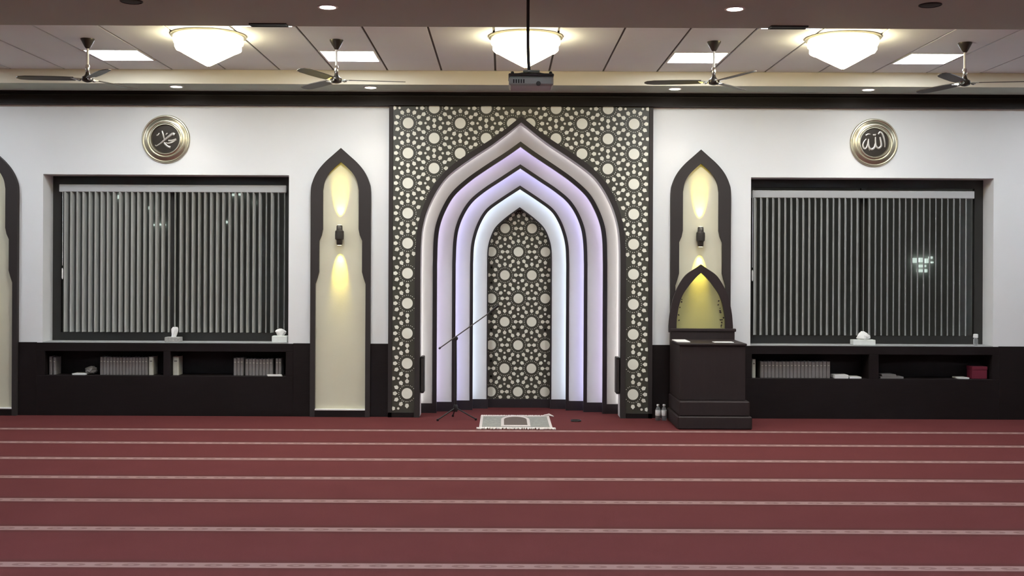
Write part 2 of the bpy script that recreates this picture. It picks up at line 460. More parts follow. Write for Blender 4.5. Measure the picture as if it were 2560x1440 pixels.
# night outside: lot, and a building added to carry imitated pane reflections
obj('ground', MB().box(-40, 40, 14.4, 60, -.4, -.3), 'asphalt', kind='structure', label='dark lot outside the windows')
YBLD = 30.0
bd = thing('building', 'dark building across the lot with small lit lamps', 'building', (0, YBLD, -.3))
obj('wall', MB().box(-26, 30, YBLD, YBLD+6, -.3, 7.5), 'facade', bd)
def pane_glint(px, py, wpx, hpx):
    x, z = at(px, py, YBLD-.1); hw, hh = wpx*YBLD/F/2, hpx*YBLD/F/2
    obj('lamp', MB().cbox(x-hw, x+hw, YBLD-.12, YBLD, z-hh, z+hh, .01), 'lamp_e', bd)  # glowing block standing in for a bright reflection in the glass
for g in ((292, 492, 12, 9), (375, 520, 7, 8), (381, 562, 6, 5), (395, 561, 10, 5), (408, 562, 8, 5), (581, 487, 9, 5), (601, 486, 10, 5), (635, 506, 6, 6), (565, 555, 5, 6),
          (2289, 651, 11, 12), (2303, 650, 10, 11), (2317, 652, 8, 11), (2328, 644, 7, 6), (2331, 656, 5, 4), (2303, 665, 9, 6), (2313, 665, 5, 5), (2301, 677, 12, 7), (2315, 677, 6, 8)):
    pane_glint(*g)

# ================================================================== PRAYER NICHE
mih = thing('prayer_niche', 'tall pointed prayer niche with nested white arches and patterned surround', 'niche', (X0, D, 0))
CXP = 1301.5
OUT = [(0, 291), (64, 341), (164, 407), (211, 455), (237, 500), (255, 556), (262, 612), (264, 680)]       # outer edge of dark surround trim
INN = [(0, 305), (64, 355), (120, 392), (176, 433), (206, 469), (231, 517), (245, 564), (250, 612), (251, 680)]
T1 = [(0, 354), (36, 380), (92, 417), (134, 447), (170, 480), (192, 514), (209, 556), (216, 597), (218, 660)]
T2 = [(0, 411), (50, 444), (92, 472), (125, 500), (147, 533), (161, 569), (167, 608), (169, 660)]
T3 = [(0, 464), (50, 497), (83, 522), (102, 550), (115, 583), (122, 617), (124, 660)]
T4 = [(0, 518), (35, 544), (61, 569), (74, 597), (80, 625), (81, 670)]
YP = D-.05                                   # face of the patterned surround
DEP = [13.55, 13.70, 13.85, 14.00]
hO = half_arch(OUT, YP-.01, CXP); hI = half_arch(INN, YP-.01, CXP)
# resample so both have equal meaning: the polygons are simply closed loops
PANW = 1.523
surround = obj('surround_panel', MB().prism(band_poly([(X0-PANW, 0), (X0-PANW, 3.595), (X0+PANW, 3.595), (X0+PANW, 0)],
               full_arch(hI, X0, 0)), YP, D), 'lattice', mih)
obj('arch_trim', MB().prism(band_poly(full_arch(hO, X0, 0), full_arch(hI, X0, 0)), YP-.018, YP+.02), 'brown', mih)
for s in (-1, 1):
    obj('edge_trim', MB().box(X0+s*PANW, X0+s*(PANW-.045), YP-.012, D, 0, 3.595), 'brown', mih)
obj('base_rail', MB().box(X0-PANW, X0-1.225, YP-.012, D, 0, .055), 'wood', mih)
obj('base_rail', MB().box(X0+PANW, X0+1.225, YP-.012, D, 0, .055), 'wood', mih)
# cheek walls from the surround back to the first arch
hR = [(x+.02, z+.02) for x, z in hI]
obj('cheek', MB().prism(band_poly(full_arch([(x+.06, z+.06) for x, z in hI], X0, 0), full_arch([(x+.004, z) for x, z in hI], X0, 0)), YP+.02, DEP[0]-.10), 'ringwhite', mih)
# warm white strip hidden behind the surround
obj('led_strip', MB().prism(band_poly(full_arch([(x+.055, z+.055) for x, z in hI], X0, .12), full_arch([(x+.035, z+.035) for x, z in hI], X0, .12)), DEP[0]-.03, DEP[0]-.012), 'led0', mih)
# nested arches
lists = [T1, T2, T3, T4]; tw = [10.5, 8.5, 7.5, 3.0]
prev = None
ZB = .115
for k in range(4):
    d = DEP[k]
    hin_outer = half_arch(lists[k], d, CXP)                 # outer edge of the dark line
    tin = tw[k]*d/F
    hin = shrink(hin_outer, tin)
    outer_w = [1.28, 1.10, .90, .70][k]; outer_top = hin_outer[0][1] + [.30, .36, .34, .34][k]
    box_outer = [(X0-outer_w, ZB), (X0-outer_w, outer_top), (X0+outer_w, outer_top), (X0+outer_w, ZB)]
    obj('arch_ring', MB().prism(band_poly(box_outer, full_arch(hin_outer, X0, ZB)), d, d+.025), 'ringwhite', mih)
    xo = hin_outer[-1][0]
    for s in (-1, 1):
        obj('ring_base', MB().box(X0+s*xo, X0+s*outer_w, d-.008, d+.025, 0, ZB), 'trimdark', mih)
    obj('ring_trim', MB().prism(band_poly(full_arch(hin_outer, X0, 0), full_arch(hin, X0, 0)), d-.012, d+.05), 'trimdark', mih)
    if k < 3:
        la = [(x+.05, z+.05) for x, z in hin_outer]; lb = [(x+.03, z+.03) for x, z in hin_outer]
        obj('led_strip', MB().prism(band_poly(full_arch(la, X0, ZB), full_arch(lb, X0, ZB)), d+.027, d+.037), M['led%d' % (k+1)], mih)
YBP = 14.10
back = obj('back_panel', MB().box(X0-.62, X0+.62, YBP, YBP+.04, 0, 2.85), 'lattice', mih)
obj('back_base', MB().box(X0-.62, X0+.62, YBP-.012, YBP, 0, .105), 'trimdark', mih)

# inlay pattern -----------------------------------------------------
def arch_z(half, x):
    x = abs(x)
    if x >= half[-1][0]: return -1.0
    for (xa, za), (xb, zb) in zip(half, half[1:]):
        if xa <= x <= xb: return za + (zb-za)*(x-xa)/max(1e-6, xb-xa)
    return -1.0
def in_surround(x, z):              # x relative to the axis
    if abs(x) > PANW-.048 or z < .06 or z > 3.60: return False
    return z > arch_z(hO, x) - 0.004
hB = shrink(half_arch(T4, DEP[3], CXP), 3*DEP[3]/F)
def in_back(x, z):
    return z > .11 and abs(x) < hB[-1][0]+.02 and z < max(arch_z(hB, max(0, abs(x)-.03)), arch_z(hB, min(abs(x), hB[-1][0]-.002))) + .05
def clipped(poly, test):
    ins = [p for p in poly if test(*p)]
    if not ins: return None
    if len(ins) == len(poly): return poly
    if len(ins) < 4: return None
    c = (sum(p[0] for p in ins)/len(ins), sum(p[1] for p in ins)/len(ins))
    if not test(*c): return None
    out = []
    for p in poly:
        if test(*p): out.append(p); continue
        lo, hi = 0.0, 1.0
        for _ in range(14):
            m_ = (lo+hi)/2
            if test(c[0]+(p[0]-c[0])*m_, c[1]+(p[1]-c[1])*m_): lo = m_
            else: hi = m_
        out.append((c[0]+(p[0]-c[0])*lo, c[1]+(p[1]-c[1])*lo))
    return out
def circle(cx, cz, r, n=24): return [(cx+r*math.cos(2*PI*i/n), cz+r*math.sin(2*PI*i/n)) for i in range(n)]
def kite(cx, cz, ang, L, Wd):
    ca, sa = math.cos(ang), math.sin(ang)
    pts = [(L*.62, 0), (.12*L, Wd*.5), (-L*.42, Wd*.30), (-L*.42, -Wd*.30), (.12*L, -Wd*.5)]
    return [(cx+ca*p[0]-sa*p[1], cz+sa*p[0]+ca*p[1]) for p in pts]
def inlay(centres, a, phase, test, yface, parent, xlim=None):
    kites = MB(); shared = None; seen = set()
    for cx, cz in centres:
        poly = clipped(circle(cx, cz, a*.180), test)
        if poly:
            whole = all(test(*p) for p in circle(cx, cz, a*.180))
            if whole and shared is not None:
                o = shared[0].copy(); COL.objects.link(o); o.parent = parent
                o.location = (cx-shared[1], 0, cz-shared[2])
            else:
                o = obj('disc', MB().ngon_prism([(X0+p[0], p[1]) for p in poly], yface-.006, yface), 'inlaycream', parent)
                if whole: shared = (o, cx, cz)
        for i in range(12):
            an = phase + i*PI/6
            r1 = a*.405
            kx, kz = cx+r1*math.cos(an), cz+r1*math.sin(an)
            # outward kites towards neighbours, inward ones towards the triangle centres
            kp = kite(kx, kz, an if i % 2 == 0 else an+PI, a*.150, a*.138)
            if xlim is None or xlim(kx):
                kp = clipped(kp, test)
                if kp: kites.ngon_prism([(X0+p[0], p[1]) for p in kp], yface-.005, yface)
            for dl in (-.115, .115):
                sx, sz = cx+a*.275*math.cos(an+dl), cz+a*.275*math.sin(an+dl)
                if test(sx, sz) and (xlim is None or xlim(sx)):
                    kites.ngon_prism([(X0+sx+a*.017*math.cos(q*PI/2+an), sz+a*.017*math.sin(q*PI/2+an)) for q in range(4)], yface-.004, yface)
        for i in range(6):
            an = phase + PI/6 + i*PI/3
            kx, kz = cx+a*.577*math.cos(an), cz+a*.577*math.sin(an)
            key = (round(kx, 2), round(kz, 2))
            if key in seen: continue
            seen.add(key)
            kp = clipped(circle(kx, kz, a*.044, 6), test)
            if kp: kites.ngon_prism([(X0+p[0], p[1]) for p in kp], yface-.0045, yface)
    obj('small_inlay', kites, 'inlaycream', parent, kind='stuff')
a1 = .3466; zc0 = 3.394
for s in (-1, 1):
    cs = []
    for c in range(-1, 6):
        for k in range(-1, 11):
            x = s*(1.303 - c*a1*math.sqrt(3)/2); z = zc0 - (k + (.5 if c % 2 else 0))*a1
            cs.append((x, z))
    inlay([c for c in cs if abs(c[0]) < 1.8 and c[0]*s > -.06], a1, PI/2, lambda x, z, s=s: in_surround(x, z) and x*s > .004, YP, surround)
a2 = .333
cs = []
for k in range(0, 9):
    for j in range(-2, 3):
        x = (j + (.5 if k % 2 else 0))*a2 - (0.0 if k % 2 == 0 else 0)
        cs.append((x-.012, .196 + k*a2*math.sqrt(3)/2))
inlay(cs, a2, 0.0, in_back, YBP, back)
# slim boxes on the cheeks
for s, lab in ((-1, 'left'), (1, 'right')):
    xi = hI[-1][0]
    x = X0 + s*(xi-.004)
    t = thing('speaker_box', 'slim black upright box fixed to the %s jamb of the prayer niche' % lab, 'speaker', (x, D+.06, .30))
    obj('cabinet', MB().cbox(x, x-s*.042, D-.03, D+.16, .275, .70, .008), 'black', t)
    obj('grille', MB().cbox(x-s*.008, x-s*.036, D-.036, D-.03, .30, .675, .002), 'dplastic', t)

# ================================================================== ARCHED WALL NICHES WITH SCONCES
NO = [(0, 372), (18, 388), (40, 408), (58, 430), (70, 455), (75, 482), (75, 560)]
NI = [(0, 407), (16, 421), (31, 437), (41, 456), (45, 478), (45, 575), (48, 590), (54, 604), (54, 682), (58, 697), (63, 712), (63, 800)]
def sconce_niche(cx, lab, lab2, refx):
    nO = half_arch(NO, D-.05, refx)
    nI = [(dx*(D-.05)/F, H-(y-PY+(PX-refx)*ROLL)*(D-.05)/F) for dx, y in NI]
    nI = [tuple(p) for p in spline(nI[:5], 5)] + nI[5:]
    t = thing('arched_wall_niche', lab, 'niche', (cx, D, 0))
    obj('frame', MB().prism(band_poly(full_arch(nO, cx, 0), full_arch(nI, cx, .075)[0:0] or [(cx+x, z) for x, z in []]) if 0 else
        band_poly(full_arch(nO, cx, .0), full_arch(nI, cx, .0)), D-.06, D), 'brown', t)
    wI = nI[-1][0]
    obj('plinth', MB().box(cx-wI, cx+wI, D-.058, D, 0, .075), 'wood', t)
    obj('backing', MB().prism(full_arch([(x+.004, z+.004) for x, z in nI], cx, .07), D-.012, D-.002), 'nichecream', t)
    obj('ledge', MB().cbox(cx-wI, cx+wI, D-.062, D-.012, .075, .092, .003), 'white', t)
    # up-and-down wall light
    zc = H-(588-PY+(PX-853)*ROLL)*(D-.05)/F
    y = D-.085
    sc = thing('wall_sconce', lab2, 'sconce', (cx-.008, y, zc))
    obj('body', MB().lathe([(.026, -.115), (.034, -.105), (.036, -.06), (.050, -.045), (.052, 0), (.050, .045), (.036, .06), (.034, .105), (.026, .115)], (cx-.008, y, zc), 20), 'dsteel', sc)
    obj('backplate', MB().cbox(cx-.04, cx+.024, D-.045, D-.012, zc-.06, zc+.06, .004), 'dsteel', sc)
    obj('lens', MB().lathe([(.024, 0), (.022, .004)], (cx-.008, y, zc+.114), 14), 'sconce_e', sc)
    obj('lens', MB().lathe([(.022, -.004), (.024, 0)], (cx-.008, y, zc-.114), 14), 'sconce_e', sc)
    for s in (-1, 1):
        l = emitter('SPOT', 'sconce_lamp', (0, -.002, s*.125), SCONCE_W, (1, .84, .07), sc, spot_size=math.radians(38), spot_blend=.9, shadow_soft_size=.015)
        l.rotation_euler = (math.radians(18) if s < 0 else PI - math.radians(18), 0, 0)
sconce_niche(NICHE_X[0], 'dark arched wall niche between the left window and the prayer niche', 'dark up-and-down sconce in the arch left of the prayer niche', 1301.5)
sconce_niche(NICHE_X[1], 'dark arched wall niche behind the lectern', 'dark up-and-down sconce in the arch above the lectern', 1301.5)
sconce_niche(NICHE_X[2], 'dark arched wall niche cut off by the left edge of the photo', 'dark sconce in the leftmost arched niche beyond the left window', 1301.5)

# ================================================================== GOLD MEDALLIONS
def medallion(cx, cz, label, strokes, c0):
    t = thing('wall_medallion', label, 'medallion', (cx, D, cz-.277))
    prof = [(.277, -.0), (.280, -.012), (.272, -.022), (.262, -.024), (.252, -.018), (.238, -.022), (.225, -.034), (.205, -.036), (.196, -.028), (.186, -.030), (.176, -.040), (.168, -.040), (.160, -.026), (.158, -.010)]
    obj('plate', MB().lathe(prof, (cx, D, cz), 56, 'Y'), 'gold', t)
    obj('centre_disc', MB().lathe([(.160, -.004), (.159, -.018)], (cx, D, cz), 48, 'Y'), 'darkplate', t)
    mb = MB()
    for pts, r in strokes:
        r = r*.8 if isinstance(r, float) else (r[0]*.8, r[1]*.8)
        P = [(cx+(x-c0[0])/2220., D-.022, cz-(y-c0[1])/2220.) for x, y in pts]
        Q = [tuple(p) for p in spline(P, 6)] if len(P) > 2 else P
        rr = r if isinstance(r, (int, float)) else None
        if rr is None: rs = [r[0] + (r[1]-r[0])*i/(len(Q)-1) for i in range(len(Q))]
        else: rs = [rr*(.55+.45*math.sin(PI*min(1, .15+.85*i/(len(Q)-1)))) for i in range(len(Q))]
        mb.tube(Q, rs, 8, .7)
    obj('lettering', mb, 'letters', t)
medallion(X0-4.11, 3.200, 'round gold calligraphy medallion above the left window', [
    ([(640, 930), (740, 870), (860, 770), (970, 680), (1060, 620), (1120, 640)], (.007, .026)),
    ([(790, 540), (815, 620), (830, 680), (850, 760)], .013),
    ([(950, 790), (1050, 790), (1160, 760)], (.012, .020)),
    ([(1160, 770), (1040, 840), (940, 860), (880, 840)], .012),
    ([(840, 840), (880, 890), (940, 940), (1010, 965)], (.012, .018)),
    ([(650, 660), (690, 640), (720, 595)], .010), ([(930, 600), (900, 625), (885, 650)], .010), ([(640, 930), (610, 900)], .008)], (880, 750))
medallion(X0+4.085, 3.195, 'round gold calligraphy medallion above the right window', [
    ([(960, 560), (1005, 505), (1060, 540), (1100, 640), (1130, 780), (1130, 890)], .015),
    ([(1005, 630), (1030, 760), (1035, 860), (975, 915), (910, 870), (892, 760), (890, 630)], .016),
    ([(890, 800), (860, 900), (790, 945), (730, 900), (710, 800), (712, 680)], .017),
    ([(705, 720), (690, 830), (640, 930), (590, 910), (568, 830), (600, 745), (655, 680)], .014),
    ([(825, 560), (845, 590), (860, 565), (880, 590), (900, 550)], .009),
    ([(720, 930), (740, 985)], .008), ([(640, 590), (700, 560), (760, 560)], .012)], (865, 775))  # last stroke stands in for a bright reflection on the plate

# ================================================================== CEILING FIXTURES
# flat panel lights
def panel_light(x, ya, yb, m, label, group=None):
    t = thing('panel_light', label, 'ceiling light', (x, (ya+yb)/2, TRAY-.004), group)
    hw = T/2-.012
    fr = MB().box(x-hw, x+hw, ya, ya+.02, TRAY-.004, TRAY+.012).box(x-hw, x+hw, yb-.02, yb, TRAY-.004, TRAY+.012)
    fr.box(x-hw, x-hw+.02, ya+.02, yb-.02, TRAY-.004, TRAY+.012).box(x+hw-.02, x+hw, ya+.02, yb-.02, TRAY-.004, TRAY+.012)
    obj('frame', fr, 'white', t)
    obj('diffuser', MB().box(x-hw+.02, x+hw-.02, ya+.02, yb-.02, TRAY, TRAY+.010), m, t)
for k, lab in ((-7, 'square panel light by the leftmost fan'), (-3, 'square panel light left of the prayer niche axis'),
               (3, 'square panel light right of the prayer niche axis'), (7, 'square panel light by the rightmost fan'), (-11, 'square panel light beyond the left edge of the photo'), (11, 'square panel light beyond the right edge of the photo')):
    panel_light(X0+k*T, LIGHT_Y0, LIGHT_Y1, 'panel_e', lab)  # the two outermost are unseen, added to brighten the wall's ends
for k, lab in ((-4, 'square panel light mostly hidden above the left slot vent'), (4, 'square panel light mostly hidden above the right slot vent')):
    panel_light(X0+k*T, NL0, NL1, 'panel_e', lab)
for y in (3.2, 5.0):
    for k in (-11, -7, -3, 3, 7, 11):
        panel_light(X0+k*T, y-T/2, y+T/2, 'rear_e', 'square panel light in the rear tray over the camera', 'rear tray panel lights')  # unseen panels put in to light the hall from behind
# crystal bowl chandeliers
def chandelier(x, y, label):
    z = TRAY
    t = thing('bowl_chandelier', label, 'chandelier', (x, y, z-.30))
    obj('canopy', MB().lathe([(.345, 0), (.345, -.018), (.325, -.03), (.30, -.03)], (x, y, z), 32), 'gold', t)
    seg = 16
    obj('upper_bowl', MB().lathe([(.322, -.028), (.326, -.055), (.318, -.080), (.300, -.084)], (x, y, z), seg, smooth=False), 'chand_e', t)
    obj('middle_bowl', MB().lathe([(.306, -.080), (.306, -.128), (.296, -.142), (.270, -.146)], (x, y, z), seg, smooth=False), 'chand_e', t)
    obj('lower_bowl', MB().lathe([(.286, -.142), (.205, -.188), (.110, -.240), (.030, -.283), (.008, -.293)], (x, y, z), seg, smooth=False), 'chand_e', t)
    obj('finial', MB().lathe([(.007, -.288), (.009, -.294), (.006, -.300), (.002, -.303)], (x, y, z), 12), 'gold', t)
chandelier(X0-2.955, 10.62, 'glowing crystal bowl chandelier on the left of the tray')
chandelier(X0+.0, 10.62, 'glowing crystal bowl chandelier behind the projector pole')
chandelier(X0+2.955, 10.62, 'glowing crystal bowl chandelier on the right of the tray')
# ceiling fans
def fan(x, y, a0, label):
    zt, zh = TRAY, 3.505
    t = thing('ceiling_fan', label, 'ceiling fan', (x, y, zh-.06))
    obj('canopy', MB().lathe([(.066, 0), (.064, -.010), (.048, -.040), (.026, -.080), (.016, -.092)], (x, y, zt), 24), 'dsteel', t)
    obj('downrod', MB().lathe([(.012, zh+.04-zt), (.012, -.09)], (x, y, zt), 12), 'white', t)
    obj('motor', MB().lathe([(.016, .07), (.020, .05), (.030, .034), (.050, .022), (.054, .0), (.048, -.016), (.028, -.026), (.010, -.030)], (x, y, zh), 28), 'dsteel', t)
    obj('collar', MB().lathe([(.014, .14), (.020, .13), (.020, .075), (.016, .068)], (x, y, zh), 16), 'steel', t)
    for i in range(3):
        a = math.radians(a0 + 120*i); ca, sa = math.cos(a), math.sin(a)
        def rot(u, v, w_): return (x+ca*u-sa*v, y+sa*u+ca*v, zh+w_)
        br = MB()
        vs = [rot(u, v, w_) for u, v, w_ in ((.05, -.018, .006), (.15, -.032, .004), (.15, .032, .012), (.05, .018, .008), (.05, -.018, -.006), (.15, -.032, -.002), (.15, .032, .006), (.05, .018, -.004))]
        br.add(vs, [(0,1,2,3), (7,6,5,4), (0,4,5,1), (1,5,6,2), (2,6,7,3), (3,7,4,0)])
        br.lathe([(.006, -.014), (.020, -.008), (.022, 0), (.018, .010), (.006, .014)], rot(.078, 0, -.004), 14)
        obj('blade_bracket', br, 'steel', t)
        st = [(.12, .046), (.22, .054), (.40, .058), (.56, .055), (.63, .040), (.655, .010)]
        top = []
        for u, hw in st: top.append((u, -hw))
        for u, hw in reversed(st): top.append((u, hw))
        n = len(top); bl = MB()
        vs = [rot(u, v, .008+v*.16) for u, v in top] + [rot(u, v, .001+v*.16) for u, v in top]
        bl.add(vs, [tuple(range(n)), tuple(range(2*n-1, n-1, -1))] + [(i2, i2+n, (i2+1) % n+n, (i2+1) % n) for i2 in range(n)])
        obj('blade', bl, 'blade', t)
fan(X0-4.137-.02, 10.83, -55, 'leftmost ceiling fan with three dark blades and steel rod')
fan(X0-1.773-.02, 10.83, 8, 'ceiling fan with dark blades left of the projector')
fan(X0+1.773+.02, 10.83, 53, 'ceiling fan with dark blades right of the projector')
fan(X0+4.137+.04, 10.83, -10, 'rightmost ceiling fan with three dark blades and steel rod')
# recessed downlights
def downlight(x, y, label):
    t = thing('downlight', label, 'downlight', (x, y, SOF-.008))
    obj('trim_ring', MB().lathe([(.080, 0), (.080, -.005), (.074, -.008), (.062, -.006), (.060, 0)], (x, y, SOF), 28), 'white', t)
    obj('lens', MB().lathe([(.060, -.001), (.058, -.007), (.030, -.010), (.004, -.011)], (x, y, SOF), 24), 'down_e', t)
    l = emitter('SPOT', 'downlight_lamp', (0, 0, -.012), 7, (1, .93, .82), t, spot_size=math.radians(100), spot_blend=.9, shadow_soft_size=.05)
for x, lab in ((-3.86, 'round downlight above the left gold medallion'), (-1.69, 'round downlight above the arch left of the prayer niche'),
               (1.71, 'round downlight above the arch behind the lectern'), (3.87, 'round downlight above the right gold medallion')):
    downlight(X0+x, 12.735, lab)
downlight(X0-1.56, 8.78, 'round downlight in the near soffit, left of the projector pole')
downlight(X0+1.575, 8.78, 'round downlight in the near soffit, right of the projector pole')
# small vents and ceiling speakers of the near soffit
for s, lab in ((-1, 'left'), (1, 'right')):
    x = X0+s*2.15
    t = thing('slot_vent', 'black slot vent at the tray edge, %s side' % lab, 'vent', (x, 9.44, SOF-.01))
    fr = MB().box(x-.155, x+.155, 9.385, 9.397, SOF-.010, SOF).box(x-.155, x+.155, 9.483, 9.495, SOF-.010, SOF).box(x-.155, x-.143, 9.397, 9.483, SOF-.010, SOF).box(x+.143, x+.155, 9.397, 9.483, SOF-.010, SOF)
    obj('frame', fr, 'black', t)
    for q in range(4): obj('slat', MB().box(x-.143, x+.143, 9.402+q*.021, 9.414+q*.021, SOF-.007, SOF-.001), 'black', t)
    x = X0+s*3.02
    t = thing('ceiling_speaker', 'small dark round grille in the near soffit, %s side' % lab, 'speaker', (x, 8.62, SOF-.008))
    obj('rim', MB().lathe([(.085, 0), (.085, -.006), (.076, -.009), (.072, 0)], (x, 8.62, SOF), 28), 'brown', t)
    obj('grille', MB().lathe([(.072, -.001), (.070, -.006), (.03, -.008), (.004, -.009)], (x, 8.62, SOF), 28), 'brown', t)
# projector on its pole
YPJ = 8.30
px_, _ = at(1327, 200, YPJ)
pj = thing('projector', 'beige ceiling projector hanging on a dark pole in front of the niche', 'projector', (px_, YPJ, 3.03))
zt = at(1327, 190, YPJ)[1]; zb = at(1327, 221, YPJ)[1]
obj('ceiling_plate', MB().cbox(px_-.07, px_+.06, YPJ-.06, YPJ+.06, SOF-.012, SOF, .003), 'brown', pj)
x1 = at(1320, 60, YPJ)[0]; x2 = at(1323, 178, YPJ)[0]
obj('pole', MB().tube([(x1, YPJ, SOF-.01), (x1, YPJ, 3.40), (x1+.004, YPJ, 3.25), (x2, YPJ, zt+.03)], .0115, 12), 'brown', pj)
arm = MB().cbox(x2-.045, x2+.075, YPJ-.06, YPJ+.06, zt+.022, zt+.034, .003).tube([(x2-.03, YPJ, zt+.025), (x2-.10, YPJ-.06, zt)], .006, 6).tube([(x2+.06, YPJ, zt+.025), (x2+.12, YPJ-.06, zt)], .006, 6)
arm.tube([(x2, YPJ, zt+.03), (x2, YPJ, zt-.002)], .014, 10)
obj('mount_bracket', arm, 'plastic', pj)
xa, xb = at(1272, 205, YPJ)[0], at(1382, 205, YPJ)[0]
body = obj('body', MB().cbox(xa, xb, YPJ-.13, YPJ+.13, zb, zt-.022, .014), 'plastic', pj)
obj('top_cover', MB().cbox(xa-.003, xb+.003, YPJ-.133, YPJ+.133, zt-.022, zt-.002, .006), 'dplastic', pj)
obj('corner_foot', MB().lathe([(.012, 0), (.012, .014), (.008, .018)], (xa+.025, YPJ-.10, zt-.003), 12), 'dplastic', pj)
obj('corner_foot', MB().lathe([(.012, 0), (.012, .014), (.008, .018)], (xb-.02, YPJ-.10, zt-.003), 12), 'dplastic', pj)
lx, lz = at(1346, 209, YPJ-.13)
obj('lens_cap', MB().lathe([(.012, .0), (.017, -.002), (.016, -.012), (.010, -.014)], (lx, YPJ-.13, lz), 18, 'Y'), 'dplastic', pj)
for q in range(5):
    obj('vent_slot', MB().box(xa+.03+q*.018, xa+.04+q*.018, YPJ-.1325, YPJ-.129, zb+.018, zb+.045), 'brown', body)

# ================================================================== BOOKCASES UNDER THE WINDOWS
def bookcase(x0, x1, bays, label, ztop, zs, zo):
    t = thing('bookcase', label, 'bookcase', ((x0+x1)/2, D, 0))
    xa, xb = x0-.06, x1+.06
    yf, yb = D-.022, D+.30
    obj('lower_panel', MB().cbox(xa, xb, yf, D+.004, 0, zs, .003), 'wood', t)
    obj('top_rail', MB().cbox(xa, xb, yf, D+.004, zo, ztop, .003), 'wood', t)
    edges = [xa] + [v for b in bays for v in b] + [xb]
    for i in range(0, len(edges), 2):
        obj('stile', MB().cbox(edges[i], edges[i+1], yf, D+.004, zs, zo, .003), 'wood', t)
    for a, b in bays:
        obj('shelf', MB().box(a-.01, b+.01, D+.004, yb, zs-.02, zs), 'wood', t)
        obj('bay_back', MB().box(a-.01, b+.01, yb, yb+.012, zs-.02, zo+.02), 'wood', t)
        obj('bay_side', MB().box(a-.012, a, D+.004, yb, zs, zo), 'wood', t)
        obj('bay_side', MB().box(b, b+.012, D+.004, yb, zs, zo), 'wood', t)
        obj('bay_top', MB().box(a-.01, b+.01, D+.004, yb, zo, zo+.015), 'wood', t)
    return t
ZS, ZO = .462, .745
WX = lambda px, d=D+.02: at(px, 900, d)[0]
bookcase(WIN[0][0], WIN[0][1], [(max(WX(115), WIN[0][0]+.014), WX(411)), (WX(428), min(WX(716), WIN[0][1]-.014))], 'dark built-in bookcase under the left window', WZ0-.005, ZS, ZO)
bookcase(WIN[1][0], WIN[1][1], [(max(WX(1877), WIN[1][0]+.014), WX(2170)), (WX(2194), WIN[1][1]-.014)], 'dark built-in bookcase under the right window', WZ0-.005, ZS, ZO)
# books: x is the left side of the spine
def book(x, wdt, h, m, label, group=None, lean=0.0, dep=.16, y=D+.07):
    t = thing('book', label, 'book', (x+wdt/2, y, ZS+.001), group)
    mb = MB()
    r = min(.006, wdt*.3)
    poly = [(-wdt/2+r*.3, -.0), (-wdt/4, -r), (wdt/4, -r), (wdt/2-r*.3, 0), (wdt/2, .006), (wdt/2, dep), (wdt/2-.003, dep), (wdt/2-.003, .008), (-wdt/2+.003, .008), (-wdt/2+.003, dep), (-wdt/2, dep), (-wdt/2, .006)]
    mb.vprism(poly, 0, h)
    obj('cover', mb, m, t, local=True)
    obj('pages', MB().box(-wdt/2+.0032, wdt/2-.0032, .009, dep-.006, .003, h-.004), 'paper', t, local=True)
    if h > .17: obj('spine_band', MB().box(-wdt/4, wdt/4, -r-.0008, -r+.001, h*.74, h*.78), M['brown'] if m == 'bookpale' else 'bookpale', t, local=True)
    t.rotation_euler = (0, lean, 0)
    return t
ORD = 'first second third fourth fifth sixth seventh eighth ninth tenth eleventh twelfth thirteenth fourteenth fifteenth sixteenth seventeenth eighteenth nineteenth'.split()
def row(pa, pb, n, h, m, label, group):
    xa, xb = WX(pa, D+.07), WX(pb, D+.07); wd = (xb-xa)/n
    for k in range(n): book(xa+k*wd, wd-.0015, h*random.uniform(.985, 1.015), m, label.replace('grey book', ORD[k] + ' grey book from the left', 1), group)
row(250, 370, 15, .205, 'book', 'grey book in the packed row left under the left window', 'grey books, left bay of left bookcase')
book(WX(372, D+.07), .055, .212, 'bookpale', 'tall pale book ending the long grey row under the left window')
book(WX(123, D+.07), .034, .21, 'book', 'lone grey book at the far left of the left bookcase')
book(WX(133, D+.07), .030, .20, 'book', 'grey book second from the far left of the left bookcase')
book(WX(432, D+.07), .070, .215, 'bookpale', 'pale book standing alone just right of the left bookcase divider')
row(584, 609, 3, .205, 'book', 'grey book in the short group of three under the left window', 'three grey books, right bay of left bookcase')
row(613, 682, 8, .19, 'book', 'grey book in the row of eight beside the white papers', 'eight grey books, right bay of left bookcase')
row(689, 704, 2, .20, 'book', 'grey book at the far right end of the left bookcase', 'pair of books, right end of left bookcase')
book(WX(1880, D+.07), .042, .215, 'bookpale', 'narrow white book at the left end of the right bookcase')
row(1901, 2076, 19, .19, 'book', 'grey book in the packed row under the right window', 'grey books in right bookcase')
def sheets(name, pa, pb, z0, h, m, label, cat, y=D+.05, dep=.18, rz=0.0):
    xa, xb = WX(pa, y), WX(pb, y)
    t = thing(name, label, cat, ((xa+xb)/2, y+dep/2, z0), rz=rz)
    hw = (xb-xa)/2
    n = 3
    for k in range(n):
        o = random.uniform(-.006, .006)
        obj('sheet_block', MB().box(-hw+o, hw+o, -dep/2, dep/2, k*h/n, (k+1)*h/n-.0006), m, t, local=True)
    return t
sheets('paper_stack', 181, 214, ZS+.001, .016, 'paper', 'thin white paper stack lying beside the long grey book row', 'papers', y=D+.04)
